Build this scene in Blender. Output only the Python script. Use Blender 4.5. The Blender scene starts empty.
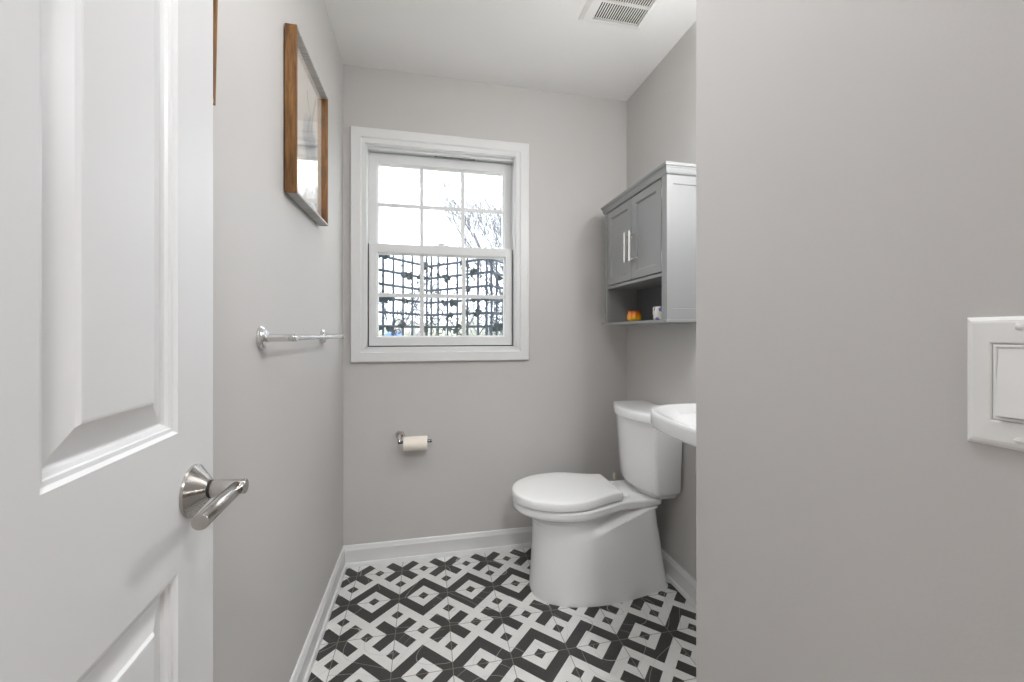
import bpy, bmesh, math, random
from mathutils import Vector, Matrix
random.seed(7)
R = math.radians
sc = bpy.context.scene

# ------------------------------------------------------------------ camera
cam_data = bpy.data.cameras.new('camera')
cam = bpy.data.objects.new('camera', cam_data)
sc.collection.objects.link(cam)
cam.location = (0, 0, 1.133)
cam.rotation_euler = (R(90), 0, -0.2079)
cam_data.sensor_width = 36
cam_data.lens = 399.7 / 1024 * 36
cam_data.shift_y = -7.7 / 1024
cam_data.clip_start = 0.01
sc.camera = cam

# ------------------------------------------------------------------ world
SKY = 3.2
w = bpy.data.worlds.new('overcast_sky'); sc.world = w; w.use_nodes = True
nt = w.node_tree; nt.nodes.clear()
wo = nt.nodes.new('ShaderNodeOutputWorld'); bg = nt.nodes.new('ShaderNodeBackground')
tc = nt.nodes.new('ShaderNodeTexCoord'); sp = nt.nodes.new('ShaderNodeSeparateXYZ')
cr = nt.nodes.new('ShaderNodeValToRGB')
cr.color_ramp.elements[0].position = 0.0; cr.color_ramp.elements[0].color = (0.80, 0.87, 0.95, 1)
cr.color_ramp.elements[1].position = 0.5; cr.color_ramp.elements[1].color = (0.93, 0.97, 1.0, 1)
nt.links.new(tc.outputs['Generated'], sp.inputs[0]); nt.links.new(sp.outputs['Z'], cr.inputs[0])
nt.links.new(cr.outputs[0], bg.inputs['Color']); bg.inputs['Strength'].default_value = SKY
nt.links.new(bg.outputs[0], wo.inputs['Surface'])

# ------------------------------------------------------------------ exposure and lamp power
sc.view_settings.view_transform = 'Standard'
sc.view_settings.look = 'None'
sc.view_settings.exposure = 0.42
sc.view_settings.gamma = 1
sc.view_settings.use_curve_mapping = False
sc.cycles.max_bounces = 10
sc.cycles.diffuse_bounces = 6
sc.cycles.transparent_max_bounces = 16
sc.cycles.use_denoising = True
VANITY = 55.0          # emission of the three globes over the sink
BATH_FILL = 31.0            # emission of the unseen fill lamp added inside the door
HALL_FILL = 78.0            # emission of the unseen fill lamp added in the hall

# daylight portal at the window opening
pl = bpy.data.lights.new('window_portal', 'AREA'); pl.shape = 'RECTANGLE'; pl.size = 0.76; pl.size_y = 1.02
pl.cycles.is_portal = True
po = bpy.data.objects.new('window_portal', pl); sc.collection.objects.link(po)
po.location = (0.078, 2.235, 1.56); po.rotation_euler = (R(90), 0, R(180)); po.rotation_euler = (R(-90), 0, 0)

# ------------------------------------------------------------------ dimensions
XL, XR, YB, ZC = -0.4008, 1.0965, 2.069, 2.44
XN, YN = 0.492, 0.663          # near right wall plane and its corner
YF = -0.10                     # entry wall, room face

# ------------------------------------------------------------------ materials
def lin(c):
    return tuple(((v / 255) / 12.92 if v / 255 <= .04045 else ((v / 255 + .055) / 1.055) ** 2.4) for v in c) + (1,)

class NG:
    """tiny node-expression helper"""
    def __init__(s, name):
        s.m = bpy.data.materials.new(name); s.m.use_nodes = True
        s.t = s.m.node_tree; s.t.nodes.clear()
        s.out = s.t.nodes.new('ShaderNodeOutputMaterial')
    def n(s, typ, **kw):
        o = s.t.nodes.new(typ)
        for k, v in kw.items(): setattr(o, k, v)
        return o
    def put(s, sock, v):
        if isinstance(v, bpy.types.NodeSocket): s.t.links.new(v, sock)
        else: sock.default_value = v
    def math(s, op, a, b=0.0, c=None):
        o = s.n('ShaderNodeMath', operation=op); s.put(o.inputs[0], a); s.put(o.inputs[1], b)
        if c is not None: s.put(o.inputs[2], c)
        return o.outputs[0]
    def mix(s, fac, a, b):
        o = s.n('ShaderNodeMix', data_type='RGBA'); s.put(o.inputs[0], fac); s.put(o.inputs[6], a); s.put(o.inputs[7], b)
        return o.outputs[2]
    def coords(s): return s.n('ShaderNodeTexCoord').outputs['Object']
    def geo(s): return s.n('ShaderNodeNewGeometry').outputs['Position']
    def noise(s, vec, scale, detail=2, rough=.5, dist=0.0):
        o = s.n('ShaderNodeTexNoise'); s.put(o.inputs['Vector'], vec)
        o.inputs['Scale'].default_value = scale; o.inputs['Detail'].default_value = detail
        o.inputs['Roughness'].default_value = rough; o.inputs['Distortion'].default_value = dist
        return o.outputs['Fac']
    def bump(s, h, strength, dist=0.001):
        o = s.n('ShaderNodeBump'); s.put(o.inputs['Height'], h)
        o.inputs['Strength'].default_value = strength; o.inputs['Distance'].default_value = dist
        return o.outputs[0]
    def bsdf(s, color, rough=.5, metal=0.0, normal=None, spec=.5, **kw):
        b = s.n('ShaderNodeBsdfPrincipled')
        s.put(b.inputs['Base Color'], color); s.put(b.inputs['Roughness'], rough); s.put(b.inputs['Metallic'], metal)
        b.inputs['Specular IOR Level'].default_value = spec
        if normal is not None: s.t.links.new(normal, b.inputs['Normal'])
        for k, v in kw.items(): s.put(b.inputs[k], v)
        s.t.links.new(b.outputs[0], s.out.inputs[0]); return b

def simple(name, rgb, rough=.5, metal=0.0, var=.03, scale=12, bump=0.0, bscale=200, spec=.5, **kw):
    g = NG(name); c = lin(rgb) if max(rgb) > 1 else tuple(rgb) + (1,)
    p = g.geo()
    f = g.noise(p, scale, 3)
    col = g.mix(f, tuple(v * (1 - var) for v in c[:3]) + (1,), tuple(min(1, v * (1 + var)) for v in c[:3]) + (1,))
    nrm = g.bump(g.noise(p, bscale, 2), bump) if bump else None
    g.bsdf(col, rough, metal, nrm, spec, **kw); return g.m

M = {}
M['wall'] = simple('grey_wall_paint', (196, 193.5, 191), .55, var=.012, scale=3, bump=.10, bscale=260, spec=.35)
M['ceiling'] = simple('white_ceiling_paint', (232, 231, 229), .8, var=.01, scale=3, spec=.2)
M['white_gloss'] = simple('white_semi_gloss_paint', (217, 217, 217), .38, var=.01, scale=5, bump=.03, bscale=40)
M['trim'] = simple('white_trim_paint', (224, 224, 223), .35, var=.012, scale=8)
M['vinyl'] = simple('white_window_vinyl', (222, 223, 223), .35, var=.01)
M['porcelain'] = simple('white_porcelain', (240, 240, 240), .12, var=.006, scale=4, spec=.55)
M['seat'] = simple('white_seat_plastic', (241, 241, 239), .22, var=.006)
M['chrome'] = simple('polished_chrome', (222, 221, 219), .12, 1.0, var=.02)
M['cab'] = simple('grey_cabinet_paint', (146, 147, 146), .5, var=.02, scale=20)
M['cabin'] = simple('shaded_cabinet_lining', (88, 89, 91), .6, var=.02)  # darker than the outer paint: interior shading put into the colour
M['plate'] = simple('white_switch_plastic', (232, 232, 230), .3, var=.005)
M['grille'] = simple('white_grille_plastic', (228, 227, 224), .5, var=.01)
M['dark'] = simple('duct_shadow', (26, 26, 26), .8)  # near-black stands in for the shadow inside the duct
M['chrome_dark_reflection'] = simple('chrome_dark_reflection', (96, 96, 98), .2, 1.0)  # chrome darkened to hold the dark reflection along the rod
M['paper'] = simple('tissue_paper', (240, 232, 220), .95, var=.03, scale=60, bump=.4, bscale=300, spec=.1)
M['cardboard'] = simple('cardboard_core', (150, 120, 92), .9)
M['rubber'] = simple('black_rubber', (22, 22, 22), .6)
M['beige'] = simple('beige_plastic', (214, 204, 184), .4)
M['iron'] = simple('dark_blue_grey_iron', (62, 72, 86), .6, var=.1, scale=30)
M['leaf'] = simple('dark_ivy_leaf', (48, 60, 64), .6, var=.3, scale=25)
M['bark'] = simple('glare_paled_bark', (112, 114, 120), .9, var=.15, scale=30)  # paled in the base colour to suggest outdoor glare
M['lawn'] = simple('winter_lawn', (178, 180, 160), .95, var=.2, scale=2)
M['hedge'] = simple('glare_paled_hedge', (176, 178, 166), .9, var=.2, scale=1.5)  # greyed and paled in the base colour to suggest overexposure
M['blue'] = simple('blue_plastic', (70, 110, 175), .5, var=.1)
M['siding'] = simple('pale_house_siding', (205, 205, 200), .8)
M['roofing'] = simple('grey_roof_shingle', (120, 120, 125), .9, var=.15)

# brushed nickel with fine rings
g = NG('brushed_nickel')
f = g.noise(g.geo(), 900, 1)
g.bsdf(lin((190, 186, 181)), .17, 1.0, g.bump(f, .03, .0003), Anisotropic=.5)
M['nickel'] = g.m

# frame wood: vertical grain
def wood(name, a, b, scale=(60, 60, 5), rough=.45):
    g = NG(name); mp = g.n('ShaderNodeMapping'); g.t.links.new(g.geo(), mp.inputs[0]); mp.inputs['Scale'].default_value = scale
    f = g.noise(mp.outputs[0], 2.2, 5, .65, .6)
    rp = g.n('ShaderNodeValToRGB'); rp.color_ramp.elements[0].position = .3; rp.color_ramp.elements[1].position = .72
    rp.color_ramp.elements[0].color = lin(a); rp.color_ramp.elements[1].color = lin(b); g.t.links.new(f, rp.inputs[0])
    g.bsdf(rp.outputs[0], rough, 0, g.bump(f, .15)); return g.m
M['frame_wood'] = wood('brown_frame_wood', (82, 52, 22), (150, 106, 54))
M['frame_end'] = wood('frame_wood_sky_reflection', (146, 142, 138), (190, 188, 188), (8, 60, 60))  # rails greyer than the sides: sky reflection put into the colour
M['hall_wood'] = wood('hall_oak_floor', (120, 78, 36), (184, 128, 68), (14, 2, 14), .35)

# clear glass (thin pane): mostly transparent, mirror-like at grazing angles
def pane_mat(name, tint=(1, 1, 1, 1), ior=1.45):
    g = NG(name); tr = g.n('ShaderNodeBsdfTransparent'); tr.inputs[0].default_value = tint
    gl = g.n('ShaderNodeBsdfGlossy'); gl.inputs['Roughness'].default_value = .02; gl.inputs[0].default_value = (1, 1, 1, 1)
    ge = g.n('ShaderNodeNewGeometry'); dt = g.n('ShaderNodeVectorMath', operation='DOT_PRODUCT')
    g.t.links.new(ge.outputs['Normal'], dt.inputs[0]); g.t.links.new(ge.outputs['Incoming'], dt.inputs[1])
    f0 = ((ior - 1) / (ior + 1)) ** 2
    fr = g.math('MULTIPLY_ADD', g.math('POWER', g.math('SUBTRACT', 1.0, g.math('ABSOLUTE', dt.outputs['Value'])), 5.0), 1 - f0, f0)
    mx = g.n('ShaderNodeMixShader'); g.t.links.new(fr, mx.inputs[0])
    g.t.links.new(tr.outputs[0], mx.inputs[1]); g.t.links.new(gl.outputs[0], mx.inputs[2])
    g.t.links.new(mx.outputs[0], g.out.inputs[0]); return g.m
M['glass'] = pane_mat('window_glass')
M['frame_glass'] = pane_mat('picture_glass', ior=1.7)

def emis(name, rgb, s):
    g = NG(name); e = g.n('ShaderNodeEmission'); e.inputs[0].default_value = tuple(rgb) + (1,); e.inputs[1].default_value = s
    g.t.links.new(e.outputs[0], g.out.inputs[0]); return g.m
M['vanity_glow'] = emis('lit_vanity_globe', (.966, .980, 1.0), VANITY)
M['hall_fill_glow'] = emis('hall_fill_light', (.966, .980, 1.0), HALL_FILL)

M['bath_fill_glow'] = emis('bath_fill_light', (.966, .980, 1.0), BATH_FILL)

# geometric black and white encaustic-look tile
def tile_mat():
    g = NG('black_and_white_geometric_tile'); S = .2034; X0, Y0 = -.3228, 1.7698
    sx = g.n('ShaderNodeSeparateXYZ'); g.t.links.new(g.geo(), sx.inputs[0])
    u = g.math('DIVIDE', g.math('SUBTRACT', sx.outputs[0], X0), S)
    v = g.math('DIVIDE', g.math('SUBTRACT', sx.outputs[1], Y0), S)
    cu = g.math('PINGPONG', u, .5)                       # distance to a column joint
    du = g.math('SUBTRACT', .5, cu)
    dv = g.math('PINGPONG', v, 1.0); cv = g.math('SUBTRACT', 1.0, dv)
    lt = lambda a, b: g.math('LESS_THAN', a, b)
    dD = g.math('ADD', du, dv)
    ring = g.math('MULTIPLY', lt(dD, .63), g.math('GREATER_THAN', dD, .34))
    core = lt(dD, .115)
    arm = g.math('MULTIPLY', lt(g.math('ABSOLUTE', g.math('SUBTRACT', cu, cv)), .150), lt(g.math('ADD', cu, cv), .62))
    s1 = lt(g.math('ADD', cu, g.math('ABSOLUTE', g.math('SUBTRACT', cv, .5))), .118)
    s2 = lt(g.math('ADD', du, cv), .115)
    dk = core
    for q in (ring, arm, s1, s2): dk = g.math('MAXIMUM', dk, q)
    cvv = g.math('PINGPONG', v, .5)
    gr = lt(g.math('MINIMUM', cu, cvv), .0062)
    # marble veins, different on every tile
    P = g.geo()
    cell = g.n('ShaderNodeTexWhiteNoise', noise_dimensions='2D')
    cb = g.n('ShaderNodeCombineXYZ'); g.put(cb.inputs[0], g.math('FLOOR', u)); g.put(cb.inputs[1], g.math('FLOOR', v))
    g.t.links.new(cb.outputs[0], cell.inputs['Vector'])
    off = g.n('ShaderNodeVectorMath', operation='MULTIPLY_ADD'); g.t.links.new(cell.outputs['Color'], off.inputs[0])
    off.inputs[1].default_value = (9, 9, 9); g.t.links.new(P, off.inputs[2])
    nv = g.noise(off.outputs[0], 3.4, 0, .4, .1)
    vein = lt(g.math('ABSOLUTE', g.math('SUBTRACT', g.math('PINGPONG', nv, .12), .06)), .0020)
    nv2 = g.noise(off.outputs[0], 3.0, 1); vein = g.math('MULTIPLY', vein, g.math('GREATER_THAN', nv2, .40))
    fine = g.noise(P, 90, 4)
    blk = g.mix(fine, lin((50, 49, 48)), lin((70, 69, 67)))
    blk = g.mix(vein, blk, lin((150, 148, 145)))
    wht = g.mix(g.noise(off.outputs[0], 14, 5, .7), lin((206, 205, 202)), lin((232, 231, 228)))
    wht = g.mix(g.math('MULTIPLY', vein, .35), wht, lin((150, 148, 146)))
    base = g.mix(dk, wht, blk)
    base = g.mix(gr, base, g.mix(dk, lin((138, 134, 127)), lin((128, 121, 110))))
    g.bsdf(base, .42, 0, g.bump(g.math('SUBTRACT', 1.0, gr), .4, .0008), .4); return g.m
M['tile'] = tile_mat()

# framed drawing: soft grey feathered sketch on cream paper
def print_mat(name, cy, cz):
    g = NG(name); sx = g.n('ShaderNodeSeparateXYZ'); g.t.links.new(g.geo(), sx.inputs[0])
    y = g.math('SUBTRACT', sx.outputs[1], cy); z = g.math('SUBTRACT', sx.outputs[2], cz)
    n1 = g.noise(g.geo(), 14, 4, .6)
    # plume body
    e = g.math('ADD', g.math('POWER', g.math('DIVIDE', g.math('ADD', y, -.03), .085), 2.0), g.math('POWER', g.math('DIVIDE', g.math('ADD', z, .03), .10), 2.0))
    body = g.math('SUBTRACT', 1.0, g.math('ADD', e, g.math('MULTIPLY', g.math('SUBTRACT', n1, .5), 2.2)))
    body = g.n('ShaderNodeClamp') and g.math('MINIMUM', g.math('MAXIMUM', body, 0.0), .75)
    # curved stalks rising from the body
    def stalk(a, b, c, lo, hi, wd):
        zz = g.math('SUBTRACT', z, lo)
        path = g.math('ADD', g.math('MULTIPLY_ADD', zz, b, a), g.math('MULTIPLY', g.math('POWER', zz, 2.0), c))
        d = g.math('LESS_THAN', g.math('ABSOLUTE', g.math('SUBTRACT', y, path)), wd)
        return g.math('MULTIPLY', d, g.math('MULTIPLY', g.math('GREATER_THAN', z, lo), g.math('LESS_THAN', z, hi)))
    ln = g.math('MAXIMUM', stalk(.04, .25, 1.2, .02, .16, .0035), g.math('MAXIMUM', stalk(.045, -1.6, 12.0, .06, .13, .004), stalk(-.0, .3, 2.0, .0, .07, .003)))
    c = g.mix(body, lin((224, 217, 208)), lin((120, 128, 138)))
    c = g.mix(g.math('MULTIPLY', ln, .75), c, lin((104, 104, 106)))
    g.bsdf(c, .8, spec=.1); return g.m
M['print'] = print_mat('sketch_print', 1.43, 1.80)
M['print2'] = print_mat('second_sketch_print', .70, 1.80)

# painted pumpkin jar and speckled cup
g = NG('orange_ribbed_glass'); sx = g.n('ShaderNodeSeparateXYZ'); g.t.links.new(g.coords(), sx.inputs[0])
rp = g.n('ShaderNodeValToRGB'); g.t.links.new(g.math('DIVIDE', sx.outputs[2], .05), rp.inputs[0])
rp.color_ramp.elements[0].color = lin((150, 140, 30)); rp.color_ramp.elements[0].position = .02
e_ = rp.color_ramp.elements.new(.3); e_.color = lin((250, 176, 40))
rp.color_ramp.elements[-1].color = lin((206, 84, 20)); rp.color_ramp.elements[-1].position = .95
g.bsdf(rp.outputs[0], .2); M['orange'] = g.m
g = NG('speckled_ceramic'); vo = g.n('ShaderNodeTexVoronoi'); g.t.links.new(g.coords(), vo.inputs['Vector']); vo.inputs['Scale'].default_value = 75
rp = g.n('ShaderNodeValToRGB'); g.t.links.new(vo.outputs['Color'], rp.inputs[0])
rp.color_ramp.interpolation = 'CONSTANT'
rp.color_ramp.elements[0].color = lin((222, 216, 208)); rp.color_ramp.elements[1].position = .62; rp.color_ramp.elements[1].color = lin((92, 112, 170))
e_ = rp.color_ramp.elements.new(.78); e_.color = lin((206, 150, 130))
g.bsdf(rp.outputs[0], .3); M['speckle'] = g.m

# ------------------------------------------------------------------ helpers
C = sc.collection
def obj(name, bm, mat, parent=None, smooth=None, bevel=0, seg=2):
    me = bpy.data.meshes.new(name); bmesh.ops.recalc_face_normals(bm, faces=bm.faces); bm.to_mesh(me); bm.free()
    for m_ in (mat if isinstance(mat, (list, tuple)) else [mat]): me.materials.append(m_)
    if smooth is not None:
        for p in me.polygons: p.use_smooth = True
        me.set_sharp_from_angle(angle=R(smooth))
    o = bpy.data.objects.new(name, me); C.objects.link(o)
    if parent: o.parent = parent; o.matrix_parent_inverse = Matrix.Identity(4)
    if parent and not parent.get('keep'):
        # vertices are given in world space: bring them into the parent's space
        bpy.context.view_layer.update()
        inv = world_of(parent).inverted(); me.transform(inv)
    if bevel:
        b = o.modifiers.new('bevel', 'BEVEL'); b.width = bevel; b.segments = seg; b.limit_method = 'ANGLE'; b.angle_limit = R(35)
    return o
def world_of(o):
    m = o.matrix_basis.copy()
    while o.parent: o = o.parent; m = o.matrix_basis @ m
    return m
def origin(o, p):
    """move an unparented object's origin without moving its shape"""
    d = Vector(p) - o.location; o.data.transform(Matrix.Translation(-d)); o.location = p; return o
def tag(o, label=None, cat=None, group=None, kind=None):
    for k, v in (('label', label), ('category', cat), ('group', group), ('kind', kind)):
        if v: o[k] = v
    return o
def thing(name, label, cat, loc, rotz=0, group=None):
    o = bpy.data.objects.new(name, None); C.objects.link(o); o.location = loc; o.rotation_euler = (0, 0, rotz)
    o.empty_display_size = .05; return tag(o, label, cat, group)
def box(bm, x0, x1, y0, y1, z0, z1, mi=0):
    vs = [bm.verts.new((x, y, z)) for x in (x0, x1) for y in (y0, y1) for z in (z0, z1)]
    for q in ((0, 1, 3, 2), (4, 6, 7, 5), (0, 4, 5, 1), (2, 3, 7, 6), (0, 2, 6, 4), (1, 5, 7, 3)):
        f = bm.faces.new([vs[i] for i in q]); f.material_index = mi
    return vs
def B(*a):
    bm = bmesh.new()
    for t in a: box(bm, *t)
    return bm
def loft(bm, rings, cap0=True, cap1=True, closed=True):
    vr = [[bm.verts.new(p) for p in r] for r in rings]
    n = len(vr[0])
    for a, b in zip(vr, vr[1:]):
        for i in range(n if closed else n - 1):
            bm.faces.new((a[i], a[(i + 1) % n], b[(i + 1) % n], b[i]))
    if cap0: bm.faces.new(vr[0])
    if cap1: bm.faces.new(vr[-1])
    return vr
def frame_axes(d):
    d = Vector(d).normalized(); a = Vector((0, 0, 1)) if abs(d.z) < .9 else Vector((1, 0, 0))
    u = d.cross(a).normalized(); return d, u, d.cross(u).normalized()
def lathe(bm, base, axis, prof, n=32, cap0=True, cap1=True):
    """prof: (distance along axis, radius)"""
    base = Vector(base); d, u, v = frame_axes(axis)
    loft(bm, [[base + d * t + (u * math.cos(2 * math.pi * i / n) + v * math.sin(2 * math.pi * i / n)) * max(r, 1e-4) for i in range(n)] for t, r in prof], cap0, cap1)
def tube(bm, pts, r, n=10, caps=True):
    pts = [Vector(p) for p in pts]; rr = r if isinstance(r, (list, tuple)) else [r] * len(pts)
    rings = []; pu = None
    for i, p in enumerate(pts):
        d = (pts[min(i + 1, len(pts) - 1)] - pts[max(i - 1, 0)]).normalized()
        if pu is None: _, u, v = frame_axes(d)
        else:
            u = (pu - d * pu.dot(d)).normalized(); v = d.cross(u)
        pu = u
        rings.append([p + (u * math.cos(2 * math.pi * k / n) + v * math.sin(2 * math.pi * k / n)) * rr[i] for k in range(n)])
    loft(bm, rings, caps, caps)
def extrude_profile(bm, prof, a, b, inward, up=Vector((0, 0, 1)), m0=0, m1=0):
    """prof: list of (out, z); run from a to b; 'inward' = direction the profile sticks out; m0,m1 mitre factors"""
    a = Vector(a); b = Vector(b); inw = Vector(inward); d = (b - a).normalized()
    loft(bm, [[a + inw * o + up * z + d * (o * m0) for o, z in prof], [b + inw * o + up * z - d * (o * m1) for o, z in prof]])
def superell(cx, cy, a, b, z, n=48, e=2.4, x_lim=None):
    out = []
    for i in range(n):
        t = 2 * math.pi * i / n; c, s = math.cos(t), math.sin(t)
        x = cx + a * math.copysign(abs(c) ** (2 / e), c); y = cy + b * math.copysign(abs(s) ** (2 / e), s)
        if x_lim is not None: x = min(x, x_lim)
        out.append(Vector((x, y, z)))
    return out

# ------------------------------------------------------------------ room shell
HX0, HX1, HY0 = -1.25, 1.35, -1.9      # hall behind the camera
tag(obj('floor', B((XL - .12, XR + .12, YF - .06, YB + .14, -.08, 0)), M['tile']), kind='structure')
tag(obj('floor_hall', B((HX0, HX1, HY0, YF - .06, -.08, 0)), M['hall_wood']), kind='structure')
tag(obj('ceiling', B((HX0, HX1, HY0, YB + .14, ZC, ZC + .1)), M['ceiling']), kind='structure')
tag(obj('wall_left', B((XL - .12, XL, YF - .12, YB + .14, 0, ZC)), M['wall']), kind='structure')
tag(obj('wall_right', B((XR, XR + .12, YN, YB + .14, 0, ZC)), M['wall']), kind='structure')
tag(obj('wall_near_right', B((XN, XR + .12, YF - .12, YN, 0, ZC)), M['wall'], bevel=.003, seg=2), kind='structure')
WX0, WX1, WZ0, WZ1 = -.300, .455, 1.055, 2.064
tag(obj('wall_back', B((XL, WX0, YB, YB + .14, 0, ZC), (WX1, XR, YB, YB + .14, 0, ZC), (WX0, WX1, YB, YB + .14, 0, WZ0), (WX0, WX1, YB, YB + .14, WZ1, ZC)), M['wall']), kind='structure')
DX0, DX1, DZ = -.285, .400, 2.05
tag(obj('wall_entry', B((XL, DX0, YF - .12, YF, 0, ZC), (DX1, XN, YF - .12, YF, 0, ZC), (DX0, DX1, YF - .12, YF, DZ, ZC)), M['wall']), kind='structure')
tag(obj('wall_hall', B((HX0 - .1, HX0, HY0, YF - .12, 0, ZC), (HX1, HX1 + .1, HY0, YF - .12, 0, ZC), (HX0, HX1, HY0 - .1, HY0, 0, ZC),
     (HX0, XL - .12, YF - .12, YF, 0, ZC), (XR + .12, HX1, YF - .12, YF, 0, ZC)), M['wall']), kind='structure')
bm = B((DX0 - .006, DX0 + .012, YF - .13, YF + .008, 0, DZ), (DX1 - .012, DX1 + .006, YF - .13, YF + .008, 0, DZ), (DX0, DX1, YF - .13, YF + .008, DZ - .012, DZ + .006),
       (DX1 + .001, DX1 + .06, YF, YF + .014, 0, DZ + .06), (DX0, DX1, YF, YF + .014, DZ + .001, DZ + .06),
       (DX0 - .07, DX0, YF - .134, YF - .12, 0, DZ + .07), (DX1, DX1 + .07, YF - .134, YF - .12, 0, DZ + .07), (DX0, DX1, YF - .134, YF - .12, DZ, DZ + .07))
tag(obj('trim_1', bm, M['trim'], bevel=.002), kind='structure')

BP = [(0, 0), (.020, 0), (.0195, .012), (.0165, .018), (.0115, .021), (.011, .074), (.0125, .079), (.0105, .086), (.0085, .090), (.0075, .098), (.004, .102), (0, .102)]
def base(name, a, b, inw, m0=1, m1=1):
    bm = bmesh.new(); extrude_profile(bm, BP, a, b, inw, m0=m0, m1=m1); tag(obj(name, bm, M['trim'], smooth=30), kind='structure')
base('baseboard_left', (XL, YF, 0), (XL, YB, 0), (1, 0, 0), 0, 1)
base('baseboard_back', (XL, YB, 0), (XR, YB, 0), (0, -1, 0))
base('baseboard_right', (XR, YB, 0), (XR, YN, 0), (-1, 0, 0))
base('baseboard_jog', (XR, YN, 0), (XN, YN, 0), (0, 1, 0), 1, -1)
base('baseboard_near_right', (XN, YN, 0), (XN, YF, 0), (-1, 0, 0), -1, 0)

# ------------------------------------------------------------------ window
wd = bpy.data.objects.new('window_1', None); C.objects.link(wd); wd.location = (.078, YB, WZ0); tag(wd, kind='structure')
# casing: mitred flat board with a stepped inner edge
CX0, CX1, CZ0, CZ1 = -.3666, .5269, .991, 2.1387
bm = bmesh.new()
prof = [(0, 0), (0, .013), (.004, .018), (.046, .018), (.052, .013), (1, .012), (1, 0)]   # (fraction or metres inward, thickness)
def casing_ring(q, th):
    # q metres inward for the first ones; 1 = at the opening
    if q == 1: x0, x1, z0, z1 = WX0, WX1, WZ0, WZ1
    else: x0, x1, z0, z1 = CX0 + q, CX1 - q, CZ0 + q, CZ1 - q
    return [Vector(p) for p in ((x0, YB - th, z0), (x1, YB - th, z0), (x1, YB - th, z1), (x0, YB - th, z1))]
rings = [casing_ring(q, th) for q, th in prof]
vr = loft(bm, rings, False, False)
n = 4
for i in range(4): bm.faces.new((vr[-1][i], vr[-1][(i + 1) % 4], vr[0][(i + 1) % 4], vr[0][i]))
obj('casing', bm, M['trim'], wd)
# jamb liner, stops and exterior frame
bm = bmesh.new()
Yj0, Yj1 = YB - .006, YB + .14
for (a, b, c, d) in ((WX0, WX0 + .008, WZ0, WZ1), (WX1 - .008, WX1, WZ0, WZ1), (WX0, WX1, WZ0, WZ0 + .010), (WX0, WX1, WZ1 - .006, WZ1)):
    box(bm, a, b, Yj0, Yj1, c, d)
# inner stop round the lower sash channel
for (a, b, c, d) in ((WX0 + .008, WX0 + .0115, WZ0 + .01, WZ1 - .006), (WX1 - .0115, WX1 - .008, WZ0 + .01, WZ1 - .006)):
    box(bm, a, b, YB + .062, YB + .066, c, d)
# head stop above upper sash, sloped sill
box(bm, WX0 + .008, WX1 - .008, YB + .012, YB + .030, WZ1 - .016, WZ1 - .006)
box(bm, WX0 + .008, WX1 - .008, YB + .063, YB + .14, WZ0 + .010, WZ0 + .022)
for (a, b) in ((WX0 + .008, WX0 + .016), (WX1 - .016, WX1 - .008)): box(bm, a, b, YB + .098, YB + .112, WZ0 + .022, WZ1 - .006)
obj('jamb', bm, M['vinyl'], wd, bevel=.0012)
def sash(name, x0, x1, z0, z1, gx0, gx1, gz0, gz1, y, t, mw):
    bm = bmesh.new()
    # stepped frame: outer face, small glazing bead towards the glass
    rs = []
    def rg(x0, x1, z0, z1, y): return [Vector(p) for p in ((x0, y, z0), (x1, y, z0), (x1, y, z1), (x0, y, z1))]
    b = .008
    rings = [rg(x0, x1, z0, z1, y + t), rg(x0, x1, z0, z1, y + .002), rg(x0 + .002, x1 - .002, z0 + .002, z1 - .002, y),
             rg(gx0 - b, gx1 + b, gz0 - b, gz1 + b, y), rg(gx0 - b + .001, gx1 + b - .001, gz0 - b + .001, gz1 + b - .001, y + .003),
             rg(gx0, gx1, gz0, gz1, y + .010), rg(gx0, gx1, gz0, gz1, y + t)]
    vr = loft(bm, rings, False, False)
    for i in range(4): bm.faces.new((vr[-1][i], vr[-1][(i + 1) % 4], vr[0][(i + 1) % 4], vr[0][i]))
    s = obj(name, bm, M['vinyl'], wd)
    obj('pane', B((gx0, gx1, y + .0235, y + .0245, gz0, gz1)), M['glass'], s)
    bm = bmesh.new(); W = gx1 - gx0; H = gz1 - gz0
    for k in (1, 2):
        x = gx0 + W * k / 3; box(bm, x - mw / 2, x + mw / 2, y + .012, y + .020, gz0, gz1)
    box(bm, gx0, gx1, y + .0115, y + .0205, gz0 + H / 2 - mw / 2, gz0 + H / 2 + mw / 2)
    obj('muntins', bm, M['vinyl'], s, bevel=.002)
    return s
up = sash('upper_sash', -.291, .446, 1.545, 2.052, -.245, .398, 1.590, 1.997, YB + .062, .034, .019)
lo = sash('lower_sash', -.2868, .4418, 1.070, 1.583, -.243, .400, 1.121, 1.532, YB + .024, .034, .0205)
bm = bmesh.new()
box(bm, .030, .108, YB + .030, YB + .052, 1.583, 1.589)
lathe(bm, (.069, YB + .040, 1.589), (0, 0, 1), [(0, .013), (.006, .013), (.008, .010), (.012, .009)], 16)
box(bm, .044, .092, YB + .034, YB + .046, 1.594, 1.601)
obj('sash_lock', bm, M['vinyl'], lo, bevel=.0015)
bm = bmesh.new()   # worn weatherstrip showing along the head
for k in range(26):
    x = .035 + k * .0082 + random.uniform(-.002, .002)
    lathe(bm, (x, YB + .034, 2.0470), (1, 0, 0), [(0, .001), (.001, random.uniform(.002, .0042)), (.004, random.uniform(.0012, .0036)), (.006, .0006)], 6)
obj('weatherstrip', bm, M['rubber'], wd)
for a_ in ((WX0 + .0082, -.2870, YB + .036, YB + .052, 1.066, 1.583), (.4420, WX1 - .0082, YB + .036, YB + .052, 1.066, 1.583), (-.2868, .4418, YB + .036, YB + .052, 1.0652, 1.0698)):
    obj('gap_shade_strip', B(a_), M['rubber'], wd)  # dark strips added to draw the shadow line round the lower sash

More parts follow.
